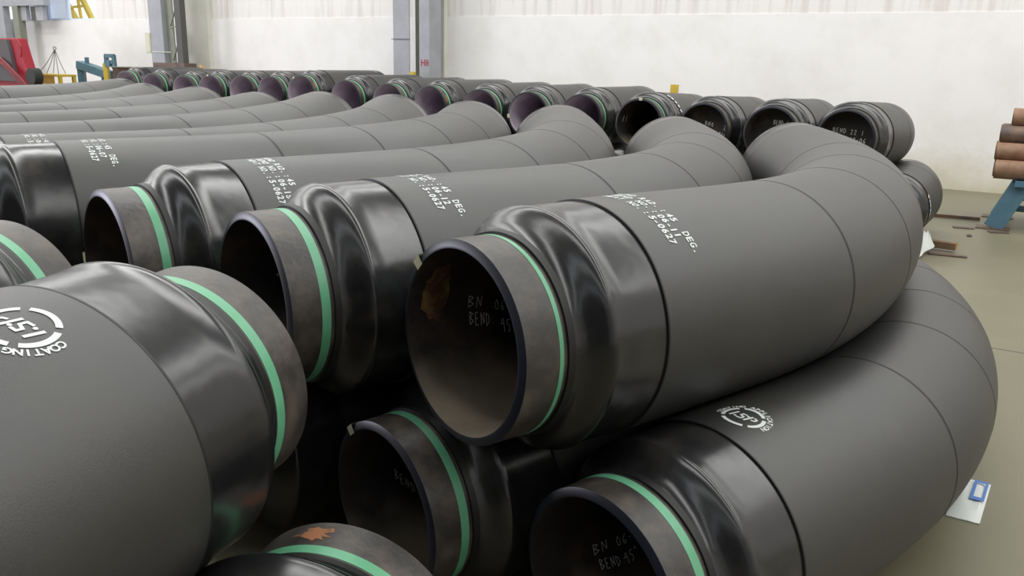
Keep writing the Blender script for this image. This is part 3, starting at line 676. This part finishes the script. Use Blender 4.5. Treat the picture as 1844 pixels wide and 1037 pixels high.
k.build('cables', mat('dark_red_cable', (.20, .025, .03), .5), rm, smooth=True)
for u in (26.7, 28.2):
    k = MB(); k.tube([wl3(u, 3.1, .14), wl3(u, 3.36, .14)], .14, 20); k.build('wheel', M['black'], rm, smooth=True)
tag(rm, 'red machine with dark grey panel and black drum at the left edge', 'machine')

org = WF(27.6, 2, 0); yt = empty('yellow_table', org)
wmb(yt, 'top', M['yellow'], [(27.0, 28.5, 1.7, 2.3, 1.40, 1.47)], org); wmb(yt, 'apron', M['yellow'], [(27.4, 28.5, 2.24, 2.28, 1.15, 1.40)], org)
for (u, w) in ((27.06, 1.76), (27.06, 2.24), (28.44, 1.76), (28.44, 2.24)): wmb(yt, 'leg', M['yellow'], [(u - .05, u + .05, w - .05, w + .05, 0, 1.40)], org)
tag(yt, 'yellow steel work table standing behind the farthest bend, right of the red machine', 'table')
org = WF(27.65, 2, 1.485); wr = empty('wire_sling', org); ap = WF(27.60, 2, 2.28) - org
for (u, w) in ((28.3, 2.25), (28.2, 1.8), (27.1, 2.25), (27.45, 1.8), (27.9, 2.2)):
    k = MB(); e = WF(u, w, 1.486) - org; k.tube([ap, (ap + e) / 2 + Vector((0, 0, -.05)), e], .010, 6); k.build('wire', M['darkgrey'], wr, smooth=True)
k = MB(); k.tube([ap + Vector((.05 * math.cos(t * .7), 0, .04 + .05 * math.sin(t * .7))) for t in range(10)], .012, 6); k.build('ring', M['darkgrey'], wr, smooth=True)
tag(wr, 'tent of thin grey wires standing on the yellow table', 'wire sling')

org = WF(26.3, 1.5, 0); bf = empty('teal_machine_frame', org)
def b3(u, w, z): return WF(u, w, z) - org
k = MB(); k.bar(b3(27.05, 1.5, 1.80), b3(25.35, 1.5, 1.50), .3, .26); k.build('beam', M['teal'], bf, bevel=.01)
k = MB(); k.bar(b3(27.0, 1.5, 1.75), b3(27.0, 1.5, 0), .2, .2); k.build('leg', M['teal'], bf); k = MB(); k.bar(b3(25.65, 1.5, 1.5), b3(25.65, 1.5, 0), .2, .2); k.build('leg', M['teal'], bf)
k = MB(); k.bar(b3(26.62, 1.5, 1.8), b3(26.62, 1.5, 2.05), .1, .1); k.build('lug', M['teal'], bf)
tag(bf, 'teal painted machine beam sloping down to the right behind the farthest bend', 'machine frame')
org = WF(25.1, 1.8, 0); cp_ = empty('clamp_stand', org)
def c3(u, w, z): return WF(u, w, z) - org
k = MB(); k.bar(c3(25.10, 1.8, 0), c3(25.10, 1.8, 1.88), .16, .14); k.build('post', M['yellow'], cp_)
k = MB(); k.bar(c3(25.10, 1.8, 1.86), c3(24.80, 1.8, 1.86), .14, .16)
for a, b_ in (((25.04, 1.90), (25.04, 2.14)), ((25.08, 2.12), (24.62, 2.12)), ((24.64, 2.15), (24.62, 1.68)), ((25.04, 1.93), (24.64, 1.93))): k.bar(c3(a[0], 1.8, a[1]), c3(b_[0], 1.8, b_[1]), .09, .12)
k.build('clamp_head', M['teal'], cp_); tag(cp_, 'yellow post with a teal C shaped clamp head', 'clamp stand')
org = WF(23.95, 1.80, 0); tk = empty('steel_tank', org); k = MB(); k.tube([Vector((0, 0, 0)), Vector((0, 0, 1.72)), Vector((0, 0, 1.78))], [.44, .44, .48], 40); k.build('shell', M['rustdark'], tk, smooth=True)
k = MB(); k.tube([Vector((0, 0, 1.78)), Vector((0, 0, 1.80))], .50, 40); k.build('lid', M['webgrey'], tk, smooth=True)
tag(tk, 'low dark rusty tank left of the laced column plinth', 'tank')
